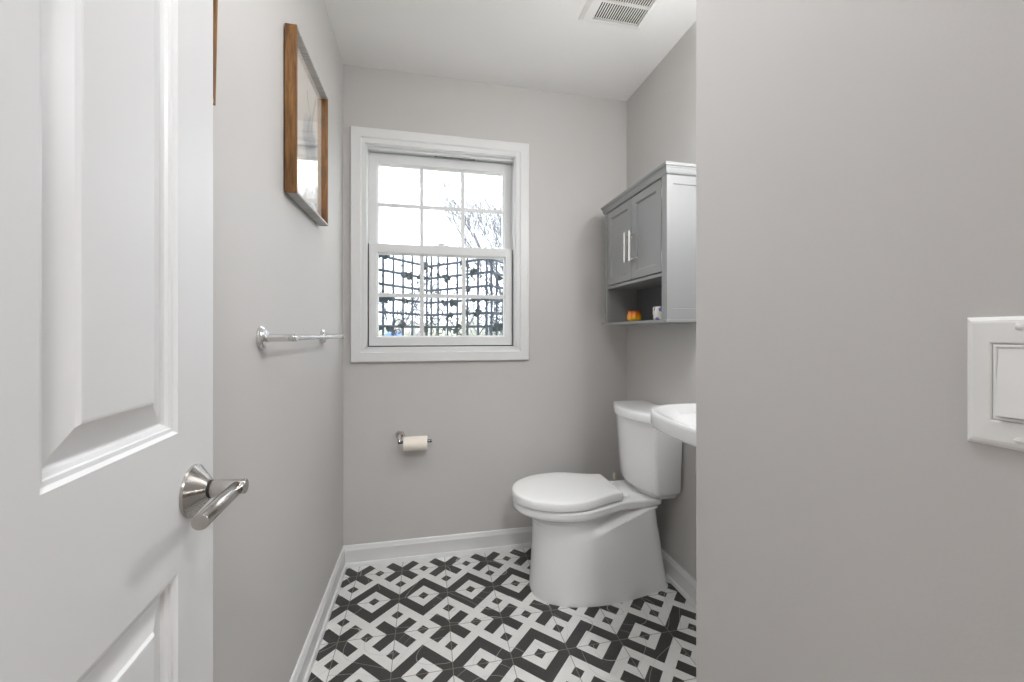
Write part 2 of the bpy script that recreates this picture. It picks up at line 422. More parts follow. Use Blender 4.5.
# ------------------------------------------------------------------ door (open, beside the camera) : six raised panels
E0 = Vector((-.2922, .630, 0)); Dv = Vector((-.0653, .9979, 0)).normalized(); Nv = Vector((Dv.y, -Dv.x, 0))
DW, DT, DH = .690, .035, 2.03
def dp(s, z, t): return E0 - Dv * s + Nv * t + Vector((0, 0, z))      # s = from the free edge, t = out of the room face
cols = [(.091, .278), (DW - .278 + .0, DW - .091)]
cols = [(.091, .278), (.385, .572 + .027)]
rows = [(.235, .853), (1.016, 1.640), (1.745, 1.93)]
PR = [(0, 0), (.0035, -.0030), (.0075, -.0038), (.0085, -.0058), (.0125, -.0075), (.0140, -.0108), (.0155, -.0112), (.0400, -.0048), (.0425, -.0020), (.0450, -.0016)]
def door_face(bm, flip):
    ss = sorted({0, DW} | {v for c in cols for v in c}); zs = sorted({.008, DH} | {v for r_ in rows for v in r_})
    T = (lambda d: d) if not flip else (lambda d: -DT - d)
    grid = {(i, j): bm.verts.new(dp(s, z, T(0))) for i, s in enumerate(ss) for j, z in enumerate(zs)}
    for i in range(len(ss) - 1):
        for j in range(len(zs) - 1):
            q = [grid[i, j], grid[i + 1, j], grid[i + 1, j + 1], grid[i, j + 1]]
            if (ss[i], ss[i + 1]) in cols and (zs[j], zs[j + 1]) in rows:
                prev = q; s0, s1, z0, z1 = ss[i], ss[i + 1], zs[j], zs[j + 1]
                for o, d in PR[1:]:
                    cur = [bm.verts.new(dp(s, z, T(d))) for s, z in ((s0 + o, z0 + o), (s1 - o, z0 + o), (s1 - o, z1 - o), (s0 + o, z1 - o))]
                    for k in range(4): bm.faces.new((prev[k], prev[(k + 1) % 4], cur[(k + 1) % 4], cur[k]))
                    prev = cur
                bm.faces.new(prev)
            else: bm.faces.new(q)
    return grid, len(ss), len(zs)
bm = bmesh.new()
g1, ni, nj = door_face(bm, False); g2, _, _ = door_face(bm, True)
for i in range(ni - 1):
    for j in (0, nj - 1): bm.faces.new((g1[i, j], g1[i + 1, j], g2[i + 1, j], g2[i, j]))
for j in range(nj - 1):
    for i in (0, ni - 1): bm.faces.new((g1[i, j], g1[i, j + 1], g2[i, j + 1], g2[i, j]))
door = tag(obj('door_1', bm, M['white_gloss']), kind='structure')
def lever(side):
    n_ = Nv * side; off = 0 if side > 0 else -DT
    P = dp(.058, .936, off)
    b = bmesh.new(); lathe(b, P, n_, [(0, .0312), (.0010, .0320), (.0035, .0316), (.0045, .0300), (.0185, .0136), (.0195, .0124)], 64)
    hd = obj('door_handle', b, M['nickel'], door, smooth=40)
    b = bmesh.new(); lathe(b, P + n_ * .0190, n_, [(0, .0108), (.003, .0108)], 32); obj('collar', b, M['rubber'], hd, smooth=40)
    b = bmesh.new(); lathe(b, P + n_ * .021, n_, [(0, .0100), (.0010, .0106), (.030, .0096), (.0375, .0092), (.0385, .0082)], 32)
    obj('neck', b, M['nickel'], hd, smooth=40)
    b = bmesh.new(); lathe(b, P + n_ * .0500 + Dv * .006, -Dv, [(0, .0074), (.0012, .0084), (.107, .0084), (.1078, .0080)], 32)
    obj('lever', b, M['nickel'], hd, smooth=40)
lever(1)
b = bmesh.new(); lathe(b, dp(.058, .936, -DT), -Nv, [(0, .0335), (.004, .0338), (.0052, .0315), (.0215, .0142), (.0225, .0128)], 48)
hb_ = obj('door_handle', b, M['nickel'], door, smooth=40)
b = bmesh.new(); lathe(b, dp(.058, .936, -DT - .021), -Nv, [(0, .0113), (.032, .0100)], 24); obj('neck', b, M['nickel'], hb_, smooth=40)
b = bmesh.new(); box(b, 0, 1, 0, 1, 0, 1); bmesh.ops.transform(b, matrix=Matrix.Identity(4), verts=b.verts)
for v_ in b.verts: v_.co = dp(-.0012 + v_.co.x * .0012, .905 + v_.co.z * .062, -.006 - v_.co.y * .023)
obj('latch_plate', b, M['nickel'], door)
for zz in (.22, 1.02, 1.80):
    b = bmesh.new(); lathe(b, dp(DW + .004, zz, .004), (0, 0, 1), [(0, .006), (.088, .006)], 12)
    obj('hinge', b, M['nickel'], door, smooth=40)

# ------------------------------------------------------------------ pictures on the left wall
def picture(y0, y1, z0, z1, label, art, tilt=0.0):
    t = thing('picture_frame', label, 'picture frame', (XL, (y0 + y1) / 2, z0), 0, None)
    X0, X1 = XL + .004, XL + .036; fw = .0075
    def fin(o):
        return o
    b = bmesh.new()
    b.free()
    for ya_, yb_2 in ((y0, y0 + fw), (y1 - fw, y1)): obj('frame_side', B((X0, X1, ya_, yb_2, z0, z1)), M['frame_wood'], t, bevel=.001)
    for za_, zb_ in ((z1 - fw, z1), (z0, z0 + fw)): obj('frame_rail', B((X0, X1, y0 + fw, y1 - fw, za_, zb_)), M['frame_end'], t, bevel=.001)
    obj('backing', B((XL + .001, X0 + .004, y0 + .012, y1 - .012, z0 + .012, z1 - .012)), M['rubber'], t)
    obj('print', B((X0 + .006, X0 + .010, y0 + fw, y1 - fw, z0 + fw, z1 - fw)), art, t)
    obj('glass', B((X0 + .0135, X0 + .0145, y0 + fw, y1 - fw, z0 + fw, z1 - fw)), M['frame_glass'], t)
    if tilt: t.rotation_euler = (0, tilt, 0)
    return t
picture(1.2405, 1.608, 1.534, 2.013, 'wood-framed sketch print on the left wall beside the window, fully in view', M['print'])
picture(.442, .796, 1.534, 2.005, 'brown wooden picture frame on the left wall, mostly hidden behind the white door', M['print2'], R(1.1))

# ------------------------------------------------------------------ towel bar
t = thing('towel_bar', 'chrome towel bar mounted on the left wall below the framed sketch', 'towel bar', (XL, 1.36, 1.124))
ZT = 1.1215
for yy in (1.084, 1.664):
    b = bmesh.new(); lathe(b, (XL + .0005, yy, ZT), (1, 0, 0), [(0, .0285), (.004, .0290), (.0055, .0270), (.008, .0270), (.010, .0235), (.013, .0220), (.014, .0130)], 36)
    m_ = obj('rosette', b, M['chrome'], t, smooth=35)
    b = bmesh.new(); lathe(b, (XL + .013, yy, ZT), (1, 0, 0), [(0, .0098), (.053, .0090), (.0555, .0095), (.068, .0095), (.0695, .0080)], 24)
    obj('post', b, M['chrome'], m_, smooth=35)
b = bmesh.new(); lathe(b, (XL + .0720, 1.074, ZT), (0, 1, 0), [(0, .006), (.002, .0078), (.610, .0078), (.612, .006)], 24)
obj('bar', b, M['chrome'], t, smooth=35)

# ------------------------------------------------------------------ paper holder and roll
t = thing('toilet_paper_holder', 'chrome toilet paper holder on the wall below the window', 'toilet paper holder', (-.135, YB, .626))
b = bmesh.new(); lathe(b, (-.135, YB - .0005, .626), (0, -1, 0), [(0, .0225), (.004, .0230), (.006, .0205), (.009, .0195), (.010, .0110)], 32)
obj('rosette', b, M['chrome'], t, smooth=35)
b = bmesh.new(); tube(b, [(-.135, YB - .009, .626), (-.135, YB - .050, .626), (-.135, YB - .066, .623), (-.135, YB - .072, .615), (-.134, YB - .074, .609)], .0072, 14)
obj('post', b, M['chrome'], t, smooth=50)
b = bmesh.new(); lathe(b, (-.139, YB - .074, .607), (1, 0, 0), [(0, .006), (.001, .0072), (.150, .0072), (.158, .0072), (.159, .006)], 18)
obj('rod', b, M['chrome_dark_reflection'], t, smooth=35)
t = thing('toilet_paper_roll', 'small white toilet paper roll hanging on the chrome holder', 'toilet paper', (-.058, YB - .074, .595))
b = bmesh.new(); rc = (-.114, YB - .074, .599)
n = 40; L_ = .112
loft(b, [[Vector((rc[0] + x, rc[1] + r_ * math.cos(2 * math.pi * i / n), rc[2] + r_ * math.sin(2 * math.pi * i / n))) for i in range(n)] for x, r_ in
     ((.0, .0178), (.0, .0325), (.001, .0335), (L_ - .001, .0335), (L_, .0325), (L_, .0178))], False, False)
box(b, rc[0] + .0005, rc[0] + L_ - .0005, rc[1] + .0326, rc[1] + .0333, rc[2] - .040, rc[2] + .006)
obj('paper', b, M['paper'], t, smooth=35)
b = bmesh.new()
loft(b, [[Vector((rc[0] + x, rc[1] + r_ * math.cos(2 * math.pi * i / n), rc[2] + r_ * math.sin(2 * math.pi * i / n))) for i in range(n)] for x, r_ in
     ((-.0005, .0165), (-.0005, .0180), (L_ + .0005, .0180), (L_ + .0005, .0165), (-.0005, .0165))], False, False)
obj('core', b, M['cardboard'], t, smooth=35)

# ------------------------------------------------------------------ light switch
t = thing('light_switch', 'white rocker light switch with wall plate on the near right wall', 'light switch', (XN, .2405, 1.09))
b = bmesh.new(); y0, y1, z0, z1 = .2055, .2755, 1.0335, 1.1475
ry0, ry1, rz0, rz1 = .2235, .2575, 1.0570, 1.1240
def rg(i, x): return [Vector(p) for p in ((x, y0 + i, z0 + i), (x, y1 - i, z0 + i), (x, y1 - i, z1 - i), (x, y0 + i, z1 - i))]
def rr(i, x): return [Vector(p) for p in ((x, ry0 + i, rz0 + i), (x, ry1 - i, rz0 + i), (x, ry1 - i, rz1 - i), (x, ry0 + i, rz1 - i))]
loft(b, [rg(0, XN - .0002), rg(0, XN - .0022), rg(.001, XN - .0036), rg(.003, XN - .0050), rg(.0055, XN - .0056), rr(-.0014, XN - .0060), rr(-.0006, XN - .0056), rr(0, XN - .0050), rr(0, XN - .001)], True, False)
obj('wall_plate', b, M['plate'], t)
b = bmesh.new()
fr_ = [rr(.0006, XN - .001), rr(.0006, XN - .0050), rr(.0016, XN - .0056), rr(.0030, XN - .0056), rr(.0034, XN - .0044)]
loft(b, fr_, True, True)
obj('bezel', b, M['plate'], t)
b = bmesh.new()
ya, yb_ = ry0 + .0038, ry1 - .0038; za, zb = rz0 + .0036, rz1 - .0036; zm = (za + zb) / 2
sec = [(XN - .0040, za), (XN - .0092, za + .0008), (XN - .0072, zm), (XN - .0050, zb - .0005), (XN - .0040, zb)]
loft(b, [[Vector((x, ya, z)) for x, z in sec], [Vector((x, yb_, z)) for x, z in sec]])
obj('rocker', b, M['plate'], t, bevel=.0006)
for zz in (1.0425, 1.1385):
    b = bmesh.new(); lathe(b, (XN - .0055, .2405, zz), (-1, 0, 0), [(0, .0029), (.0006, .0029), (.0010, .0020)], 16)
    box(b, XN - .0071, XN - .0062, .2405 - .0030, .2405 + .0030, zz - .0004, zz + .0004)
    obj('screw', b, M['plate'], t, smooth=40)

# ------------------------------------------------------------------ ceiling vent
t = thing('ceiling_vent', 'white slatted exhaust fan grille in the ceiling', 'vent', (.757, 1.45, ZC))
b = bmesh.new(); ox0, ox1, oy0, oy1 = .612, .902, 1.335, 1.568; ix0, ix1, iy0, iy1 = .664, .868, 1.362, 1.541
def rv(x0, x1, y0, y1, z): return [Vector(p) for p in ((x0, y0, z), (x1, y0, z), (x1, y1, z), (x0, y1, z))]
vr = loft(b, [rv(ox0, ox1, oy0, oy1, ZC - .0004), rv(ox0 + .002, ox1 - .002, oy0 + .002, oy1 - .002, ZC - .004), rv(ox0 + .016, ox1 - .016, oy0 + .014, oy1 - .014, ZC - .012),
              rv(ix0, ix1, iy0, iy1, ZC - .0135), rv(ix0, ix1, iy0, iy1, ZC - .0015)], False, False)
obj('frame', b, M['grille'], t)
obj('duct_shadow_plate', B((ox0 + .03, ix1 + .01, iy0 - .005, iy1 + .005, ZC - .0022, ZC - .0006)), M['dark'], t)  # dark plate in place of the shadowed recess behind the slats
b = bmesh.new(); NS = 20; pitch = (ix1 - ix0) / NS
for k in range(NS + 1):
    x = ix0 + k * pitch; box(b, x - .0021, x + .0021, iy0, iy1, ZC - .0135, ZC - .0112)
box(b, ix0, ix1, 1.4475, 1.4535, ZC - .0136, ZC - .004)
obj('slats', b, M['grille'], t)

# ------------------------------------------------------------------ toilet
TC = 1.715                      # centre line (Y)
def T(L, w_, z): return Vector((XR - L, TC + w_, z))
def smooth01(x): x = min(1, max(0, x)); return x * x * (3 - 2 * x)
def interp(tab, z):
    for a, b_ in zip(tab, tab[1:]):
        if z <= b_[0]:
            f_ = (z - a[0]) / (b_[0] - a[0]); return [p + (q - p) * f_ for p, q in zip(a[1:], b_[1:])]
    return list(tab[-1][1:])
NSEG = 90
def outline(Lb, Lf, hw, z, rb=.03):
    """closed outline: hw(L) half width; front end closes to a point, back end has rounded corners"""
    Ls = [Lb + (Lf - Lb) * (1 - math.cos(math.pi * i / NSEG)) / 2 for i in range(NSEG + 1)]
    def hb(L):
        h_ = hw(L)
        if L - Lb < rb: h_ -= rb * (1 - math.sqrt(max(0, 1 - (1 - (L - Lb) / rb) ** 2)))
        return max(h_, 0)
    side = [(L, hb(L)) for L in Ls]; side[-1] = (Lf, 0)
    return [T(L, -h_, z) for L, h_ in side] + [T(L, h_, z) for L, h_ in side[-2::-1]]
def oval(Lm, Lf, w_, wb, Lb, e=2.1):
    def hw(L):
        if L >= Lm: return w_ * max(0, 1 - ((L - Lm) / (Lf - Lm)) ** e) ** (1 / e)
        return wb + (w_ - wb) * smooth01((L - Lb) / (Lm - Lb))
    return hw
toilet = thing('toilet', 'white two-piece toilet with skirted base standing on the patterned tile floor', 'toilet', (XR - .38, TC, 0))
#        z    skirt: Lb   Lf    w    | bowl: Lf    w     Lm    back w
tab = [(.000, .029, .650, .168, .650, .168, .40, .150),
       (.010, .036, .651, .169, .651, .169, .40, .150),
       (.120, .054, .643, .166, .643, .166, .40, .148),
       (.240, .072, .638, .163, .638, .160, .41, .140),
       (.270, .079, .638, .162, .638, .154, .42, .120),
       (.300, .082, .640, .161, .640, .146, .44, .088),
       (.325, .085, .648, .160, .648, .138, .45, .072),
       (.340, .087, .660, .160, .660, .138, .46, .066),
       (.350, .088, .680, .160, .680, .150, .47, .074),
       (.358, .088, .702, .160, .702, .166, .47, .098),
       (.366, .084, .719, .150, .719, .176, .47, .118),
       (.376, .074, .726, .140, .726, .180, .47, .124),
       (.396, .072, .727, .130, .727, .181, .47, .124),
       (.402, .074, .722, .126, .722, .176, .47, .120)]
def zs(L): return interp([(.0, .372), (.12, .372), (.35, .318), (.50, .262), (.58, .215), (.8, .12)], L)[0]
zz_ = []
z = 0.0
while z < .4021:
    zz_.append(z); z += .010 if z < .19 else .0025
if zz_[-1] < .402: zz_.append(.402)
rings = []
for z in zz_:
    Lb, Lf, ws, Lfb, wbw, Lm, wbk = interp(tab, max(z, 1e-6))
    o1 = oval(.34, Lf, ws, ws * .76, Lb, 2.4); o2 = oval(Lm, Lfb, wbw, wbk, Lb + .16)
    def hw(L):
        m_ = smooth01((zs(L) - z) / (.010 + .07 * smooth01((L - .30) / .22)) + .5)
        return o1(L) * m_ + o2(L) * (1 - m_)
    rings.append(outline(Lb, Lf, hw, z, .06 if z < .36 else .03))
b = bmesh.new(); loft(b, rings); obj('bowl', b, M['porcelain'], toilet, smooth=50)
def slab(name, Lb, Lf, w_, wb, Lm, lv, mat, e=2.15, rb=.012):
    b = bmesh.new(); rs = []
    for z, ins in lv:
        o_ = oval(Lm, Lf - ins, w_ - ins, wb - ins, Lb + ins, e); rs.append(outline(Lb + ins, Lf - ins, o_, z, rb))
    loft(b, rs); return obj(name, b, mat, toilet, smooth=40)
slab('seat', .262, .712, .165, .108, .49, [(.4022, .004), (.4035, .001), (.406, 0), (.4185, 0), (.421, .002), (.4222, .006)], M['seat'])
slab('lid', .264, .731, .184, .121, .49, [(.4095, .004), (.4100, .001), (.4125, 0), (.4385, .0008), (.4430, .003), (.4460, .009), (.4475, .018), (.4490, .06)], M['seat'])
for sgn in (-1, 1):
    b = bmesh.new(); lathe(b, (XR - .235, TC + sgn * .075, .4035), (0, 0, 1), [(0, .016), (.010, .016), (.014, .012)], 20); obj('seat_hinge', b, M['seat'], toilet, smooth=40)
def tank_ring(z, w_, Lback, Lend, Lmid, n=24, r_=.022):
    """plan of the tank: flat back, rounded corners, bowed front"""
    pts = [T(Lback, -w_ + .01, z), T(Lback + .01, -w_, z)]
    cr_ = []
    for i in range(5):
        a = math.pi / 2 * i / 4; cr_.append((Lend - r_ + r_ * math.sin(a), w_ - r_ + r_ * math.cos(a)))
    fr = []
    for i in range(1, n):
        y_ = -1 + 2 * i / n; fr.append((Lend + (Lmid - Lend) * (1 - y_ * y_), y_ * (w_ - r_)))
    pts += [T(L, -y_, z) for L, y_ in cr_] + [T(L, y_, z) for L, y_ in fr] + [T(L, y_, z) for L, y_ in cr_[::-1]]
    pts += [T(Lback + .01, w_, z), T(Lback, w_ - .01, z)]
    return pts
b = bmesh.new()
loft(b, [tank_ring(z, w_, .014, le, lm) for z, w_, le, lm in ((.4025, .130, .114, .145), (.4260, .150, .128, .163), (.4350, .163, .138, .176), (.45, .168, .144, .184), (.55, .173, .150, .193), (.65, .178, .155, .200), (.744, .183, .158, .205))])
tank = obj('tank', b, M['porcelain'], toilet, smooth=45)
b = bmesh.new()
loft(b, [tank_ring(z, w_, .010, le, lm) for z, w_, le, lm in ((.7445, .184, .158, .206), (.7450, .190, .165, .212), (.747, .193, .168, .216), (.777, .194, .169, .217), (.783, .191, .166, .213), (.786, .184, .159, .205), (.788, .160, .135, .180))])
obj('tank_lid', b, M['porcelain'], toilet, smooth=45)
# supply line behind
t = thing('supply_valve', 'small beige water supply stop behind the toilet tank', 'valve', (1.003, YB, .15))
b = bmesh.new(); tube(b, [(1.003, YB - .001, .15), (1.003, YB - .040, .15), (1.003, YB - .040, .18), (1.003, YB - .040, .345)], .0055, 10); obj('pipe', b, M['chrome'], t, smooth=50)
b = bmesh.new(); lathe(b, (1.003, YB - .040, .335), (0, 0, 1), [(0, .010), (.022, .0105), (.030, .008), (.034, .004)], 16); obj('cap', b, M['beige'], t, smooth=40)
b = bmesh.new(); lathe(b, (1.003, YB - .002, .15), (0, -1, 0), [(0, .024), (.004, .020), (.006, .008)], 20); obj('escutcheon', b, M['chrome'], t, smooth=40)

# ------------------------------------------------------------------ sink (right wall)
sink = thing('pedestal_sink', 'white pedestal sink on the right wall, partly hidden by the near wall corner', 'sink', (.95, 1.11, 0))
SX, SY = 1.0, 1.11; lim = XR - .0015
def sr(a, b_, z, e=2.7): return superell(SX, SY, a, b_, z, 72, e, lim)
b = bmesh.new()
loft(b, [sr(.050, .055, .62, 2), sr(.06, .07, .70, 2), sr(.10, .13, .765, 2.2), sr(.170, .215, .788, 2.5), sr(.222, .280, .797), sr(.238, .300, .802), sr(.243, .305, .810), sr(.244, .306, .842), sr(.244, .306, .850), sr(.241, .303, .854),
         sr(.230, .292, .8545), sr(.224, .286, .853), sr(.216, .278, .848, 2.6), superell(.940, SY, .135, .20, .836, 72, 2.3), superell(.955, SY, .12, .165, .78, 72, 2.2), superell(.955, SY, .06, .09, .735, 72, 2), superell(.955, SY, .02, .02, .728, 72, 2)])
obj('basin', b, M['porcelain'], sink, smooth=45)
b = bmesh.new(); loft(b, [superell(.99, 1.08, a, a2, z, 32, 2.2) for z, a, a2 in ((0, .085, .09), (.02, .082, .085), (.10, .060, .062), (.40, .052, .055), (.60, .056, .060), (.64, .060, .065))])
obj('pedestal', b, M['porcelain'], sink, smooth=45)
b = bmesh.new(); tube(b, [(1.062, SY, .842), (1.062, SY, .90), (1.055, SY, .925), (1.03, SY, .935), (.985, SY, .925), (.965, SY, .905)], [.016, .013, .012, .011, .010, .010], 14)
box(b, 1.058, 1.066, SY - .004, SY + .004, .925, .965)
obj('faucet', b, M['chrome'], sink, smooth=50)

# ------------------------------------------------------------------ vanity light above the sink
t = thing('vanity_light', 'three-globe chrome vanity light above the sink', 'light fixture', (XR, .93, 2.0))
obj('back_plate', B((XR - .022, XR - .0005, .75, 1.11, 1.97, 2.03)), M['chrome'], t, bevel=.003)
for yy in (.81, .93, 1.05):
    b = bmesh.new(); tube(b, [(XR - .02, yy, 2.0), (XR - .10, yy, 2.0), (XR - .12, yy, 1.99), (XR - .12, yy, 1.98)], .006, 10)
    a_ = obj('arm', b, M['chrome'], t, smooth=50)
    b = bmesh.new(); lathe(b, (XR - .12, yy, 1.992), (0, 0, -1), [(0, .008), (.003, .020), (.008, .029), (.014, .033), (.0145, .031), (.009, .027), (.005, .018)], 28, True, False)
    obj('light_stop_cap', b, M['chrome'], a_, smooth=50)  # cap added over each globe to block light going up to the ceiling
    b = bmesh.new(); lathe(b, (XR - .12, yy, 1.980), (0, 0, -1), [(0, .018), (.01, .028), (.03, .041), (.05, .045), (.07, .041), (.088, .025), (.094, .006)], 24)
    obj('globe', b, M['vanity_glow'], a_, smooth=60)

# ------------------------------------------------------------------ unseen fill lamp added in the hall (behind the camera)
t = thing('ceiling_fill_lamp', 'round flush fill lamp added in the hall outside the door', 'light fixture', (.25, -.95, ZC))
b = bmesh.new(); lathe(b, (.25, -.95, ZC - .0005), (0, 0, -1), [(0, .20), (.03, .20), (.035, .19)], 40); obj('rim', b, M['chrome'], t, smooth=40)
b = bmesh.new(); lathe(b, (.25, -.95, ZC - .034), (0, 0, -1), [(0, .185), (.03, .165), (.055, .11), (.068, .04), (.07, .004)], 40); obj('fill_diffuser', b, M['hall_fill_glow'], t, smooth=60)

t = thing('ceiling_fill_lamp', 'flat round fill lamp added just inside the bathroom door, above the camera', 'light fixture', (.06, .62, ZC))  # unseen lamp added as soft fill for the room
b = bmesh.new(); lathe(b, (.06, .62, ZC - .0005), (0, 0, -1), [(0, .16), (.02, .16), (.024, .152)], 40); obj('rim', b, M['trim'], t, smooth=40)
b = bmesh.new(); lathe(b, (.06, .62, ZC - .023), (0, 0, -1), [(0, .15), (.012, .14), (.022, .10), (.027, .04), (.028, .004)], 40); obj('fill_diffuser', b, M['bath_fill_glow'], t, smooth=60)

# ------------------------------------------------------------------ wall cabinet over the toilet
CXF, CY0, CY1, CZ_0, CZ_1 = .935, 1.405, 1.962, 1.178, 1.760     # carcass front, near side, far side, bottom, top under crown
cab = thing('wall_cabinet', 'grey two-door wall cabinet with open shelf hanging above the toilet', 'cabinet', (XR, 1.68, CZ_0))
xb = XR - .0008; s_ = .016
# sides with a recessed panel on the outside
for (yo, yi) in ((CY0, CY0 + s_), (CY1, CY1 - s_)):
    d_ = 1 if yi > yo else -1; b = bmesh.new()
    def sd(x0, x1, z0, z1, y): return [Vector(p) for p in ((x0, y, z0), (x1, y, z0), (x1, y, z1), (x0, y, z1))]
    px0, px1, pz0, pz1 = CXF + .008, xb - .022, CZ_0 + .052, CZ_1 - .038
    loft(b, [sd(CXF - .018, xb, CZ_0 + .008, CZ_1, yi), sd(CXF - .018, xb, CZ_0 + .008, CZ_1, yo), sd(px0, px1, pz0, pz1, yo), sd(px0 + .002, px1 - .002, pz0 + .002, pz1 - .002, yo + d_ * .004)])
    obj('side_panel', b, M['cab'], cab)
yi0, yi1 = CY0 + s_, CY1 - s_
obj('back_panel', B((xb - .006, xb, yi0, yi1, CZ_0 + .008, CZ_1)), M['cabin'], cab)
obj('bottom_board', B((CXF - .026, xb, CY0 - .006, CY1 + .030, CZ_0 - .002, CZ_0 + .010)), M['cab'], cab, bevel=.002)
obj('shelf', B((CXF - .018, xb - .006, yi0, yi1, 1.362, 1.376)), M['cab'], cab, bevel=.001)
obj('face_frame', B((CXF - .0195, CXF, CY0 + .0005, CY0 + .036, CZ_0 + .010, CZ_1), (CXF - .0195, CXF, CY1 - .026, CY1 - .0005, CZ_0 + .010, CZ_1),
                    (CXF - .002, CXF + .012, CY0 + .036, CY1 - .026, 1.735, CZ_1)), M['cab'], cab, bevel=.001)
# crown: stepped
b = bmesh.new()
def cr_(o, z): return [Vector(p) for p in ((CXF - .018 - o, CY0 - o, z), (CXF - .018 - o, CY1 + o, z), (xb, CY1 + o, z), (xb, CY0 - o, z))]
loft(b, [cr_(0, 1.757), cr_(.004, 1.757), cr_(.008, 1.763), cr_(.010, 1.772), cr_(.0105, 1.779), cr_(.012, 1.780), cr_(.013, 1.786), cr_(.017, 1.787), cr_(.0175, 1.797), cr_(.016, 1.799)])
obj('crown', b, M['cab'], cab)
DXf = CXF - .0205
def cab_door(y0, y1, hy, hinge_y):
    z0, z1 = 1.380, 1.752; b = bmesh.new(); x1 = CXF + .0; x0 = DXf - .0010
    def q(i, x): return [Vector(p) for p in ((x, y0 + i, z0 + i), (x, y1 - i, z0 + i), (x, y1 - i, z1 - i), (x, y0 + i, z1 - i))]
    loft(b, [q(0, x0 + .018), q(0, x0 + .001), q(.001, x0), q(.034, x0), q(.036, x0 + .0015), q(.040, x0 + .0075), q(.046, x0 + .0078)])
    d_ = obj('door', b, M['cab'], cab)
    b = bmesh.new(); hx = x0 - .034
    tube(b, [(hx, hy, 1.455), (hx, hy, 1.590)], .0058, 12)
    for zz in (1.472, 1.572): lathe(b, (x0 - .0005, hy, zz), (-1, 0, 0), [(0, .006), (.003, .0045), (.034, .004)], 10)
    obj('handle', b, M['chrome'], d_, smooth=40)
    for zz in (1.42, 1.67):
        b = bmesh.new(); lathe(b, (x0 + .003, hinge_y, zz), (0, 0, 1), [(0, .0035), (.045, .0035)], 10); obj('hinge', b, M['nickel'], d_, smooth=40)
cab_door(1.4445, 1.6765, 1.633, 1.4395)
cab_door(1.6800, 1.9265, 1.677, 1.931)
# two small jars in the open shelf
b = bmesh.new(); n = 40; jr = []
zj = CZ_0 + .0105; JY1, JY2 = 1.748, 1.522
for z, r_ in ((0, .024), (.004, .029), (.016, .0325), (.030, .0325), (.038, .029), (.043, .028), (.047, .030), (.049, .029)):
    jr.append([Vector(((r_ * (1 + .045 * math.cos(10 * 2 * math.pi * i / n))) * math.cos(2 * math.pi * i / n), (r_ * (1 + .045 * math.cos(10 * 2 * math.pi * i / n))) * math.sin(2 * math.pi * i / n), z)) for i in range(n)])
jr.append([p * .9 + Vector((0, 0, .0049)) for p in jr[-1]]); jr.append([Vector((p.x, p.y, .006)) for p in jr[-1]])
loft(b, jr); o = obj('candle_jar', b, M['orange'], smooth=60); o.location = (.965, JY1, zj)
tag(o, 'small orange ribbed candle jar in the open shelf of the grey cabinet', 'jar')
b = bmesh.new(); jr = [[Vector((r_ * math.cos(2 * math.pi * i / n), r_ * math.sin(2 * math.pi * i / n), z)) for i in range(n)] for z, r_ in
     ((0, .026), (.003, .031), (.030, .034), (.052, .033), (.056, .031), (.056, .029), (.008, .027))]
loft(b, jr); o = obj('ceramic_cup', b, M['speckle'], smooth=45); o.location = (.965, JY2, zj)
tag(o, 'small speckled blue and white cup in the open shelf of the grey cabinet', 'cup')

# ------------------------------------------------------------------ outside
GZ = -.35
tag(obj('ground', B((-60, 60, YB + .14, 90, GZ - .2, GZ)), M['lawn']), kind='structure')
tr = thing('trellis', 'dark iron folding garden trellis standing outside the window', 'trellis', (.011, 3.37, GZ))
PT = [(-.70, 2.53), (.011, 3.37), (.441, 2.91), (.86, 3.36)]
ZT1 = 1.684
def lerp(a, b_, f_): return Vector((a[0] + (b_[0] - a[0]) * f_, a[1] + (b_[1] - a[1]) * f_, 0))
for k, p in enumerate(PT):
    if k == 0: continue
    b = bmesh.new()
    for dx in (-.018, .018):
        box(b, p[0] + dx - .008, p[0] + dx + .008, p[1] - .008, p[1] + .008, GZ, ZT1 + (.0 if k == 2 else .09))
    lathe(b, (p[0], p[1], ZT1 + (.0 if k == 2 else .09)), (0, 0, 1), [(0, .03), (.008, .03), (.014, .02)], 12)
    obj('post', b, M['iron'], tr)
leafs = []
for k, (a, c_) in enumerate(zip(PT, PT[1:])):
    L_ = (Vector(c_) - Vector(a)).length; nb = max(1, round(L_ / .103)); b = bmesh.new()
    for i in range(1, nb):
        p = lerp(a, c_, i / nb); box(b, p.x - .0075, p.x + .0075, p.y - .0075, p.y + .0075, GZ + .05, ZT1 + (.09 if k < 2 else .0))
    for j in range(21):
        z = ZT1 - j * .1
        if z < GZ + .05: break
        A = lerp(a, c_, 0); Bp = lerp(a, c_, 1); A.z = z; Bp.z = z
        tube(b, [A, Bp], .0105, 6)
    obj('lattice', b, M['iron'], tr)
    # scroll ornaments
    for (fx, zc) in ((.12, 1.235), (.88, 1.235)):
        b = bmesh.new(); pts = []
        for q in range(34):
            th = q * .38; r_ = .046 * (1 - q / 36)
            f_ = fx + (r_ * math.cos(th)) / L_; p = lerp(a, c_, f_); p.z = zc + r_ * math.sin(th); p.y -= .012; pts.append(p)
        tube(b, pts, .0038, 5); obj('scroll', b, M['iron'], tr)
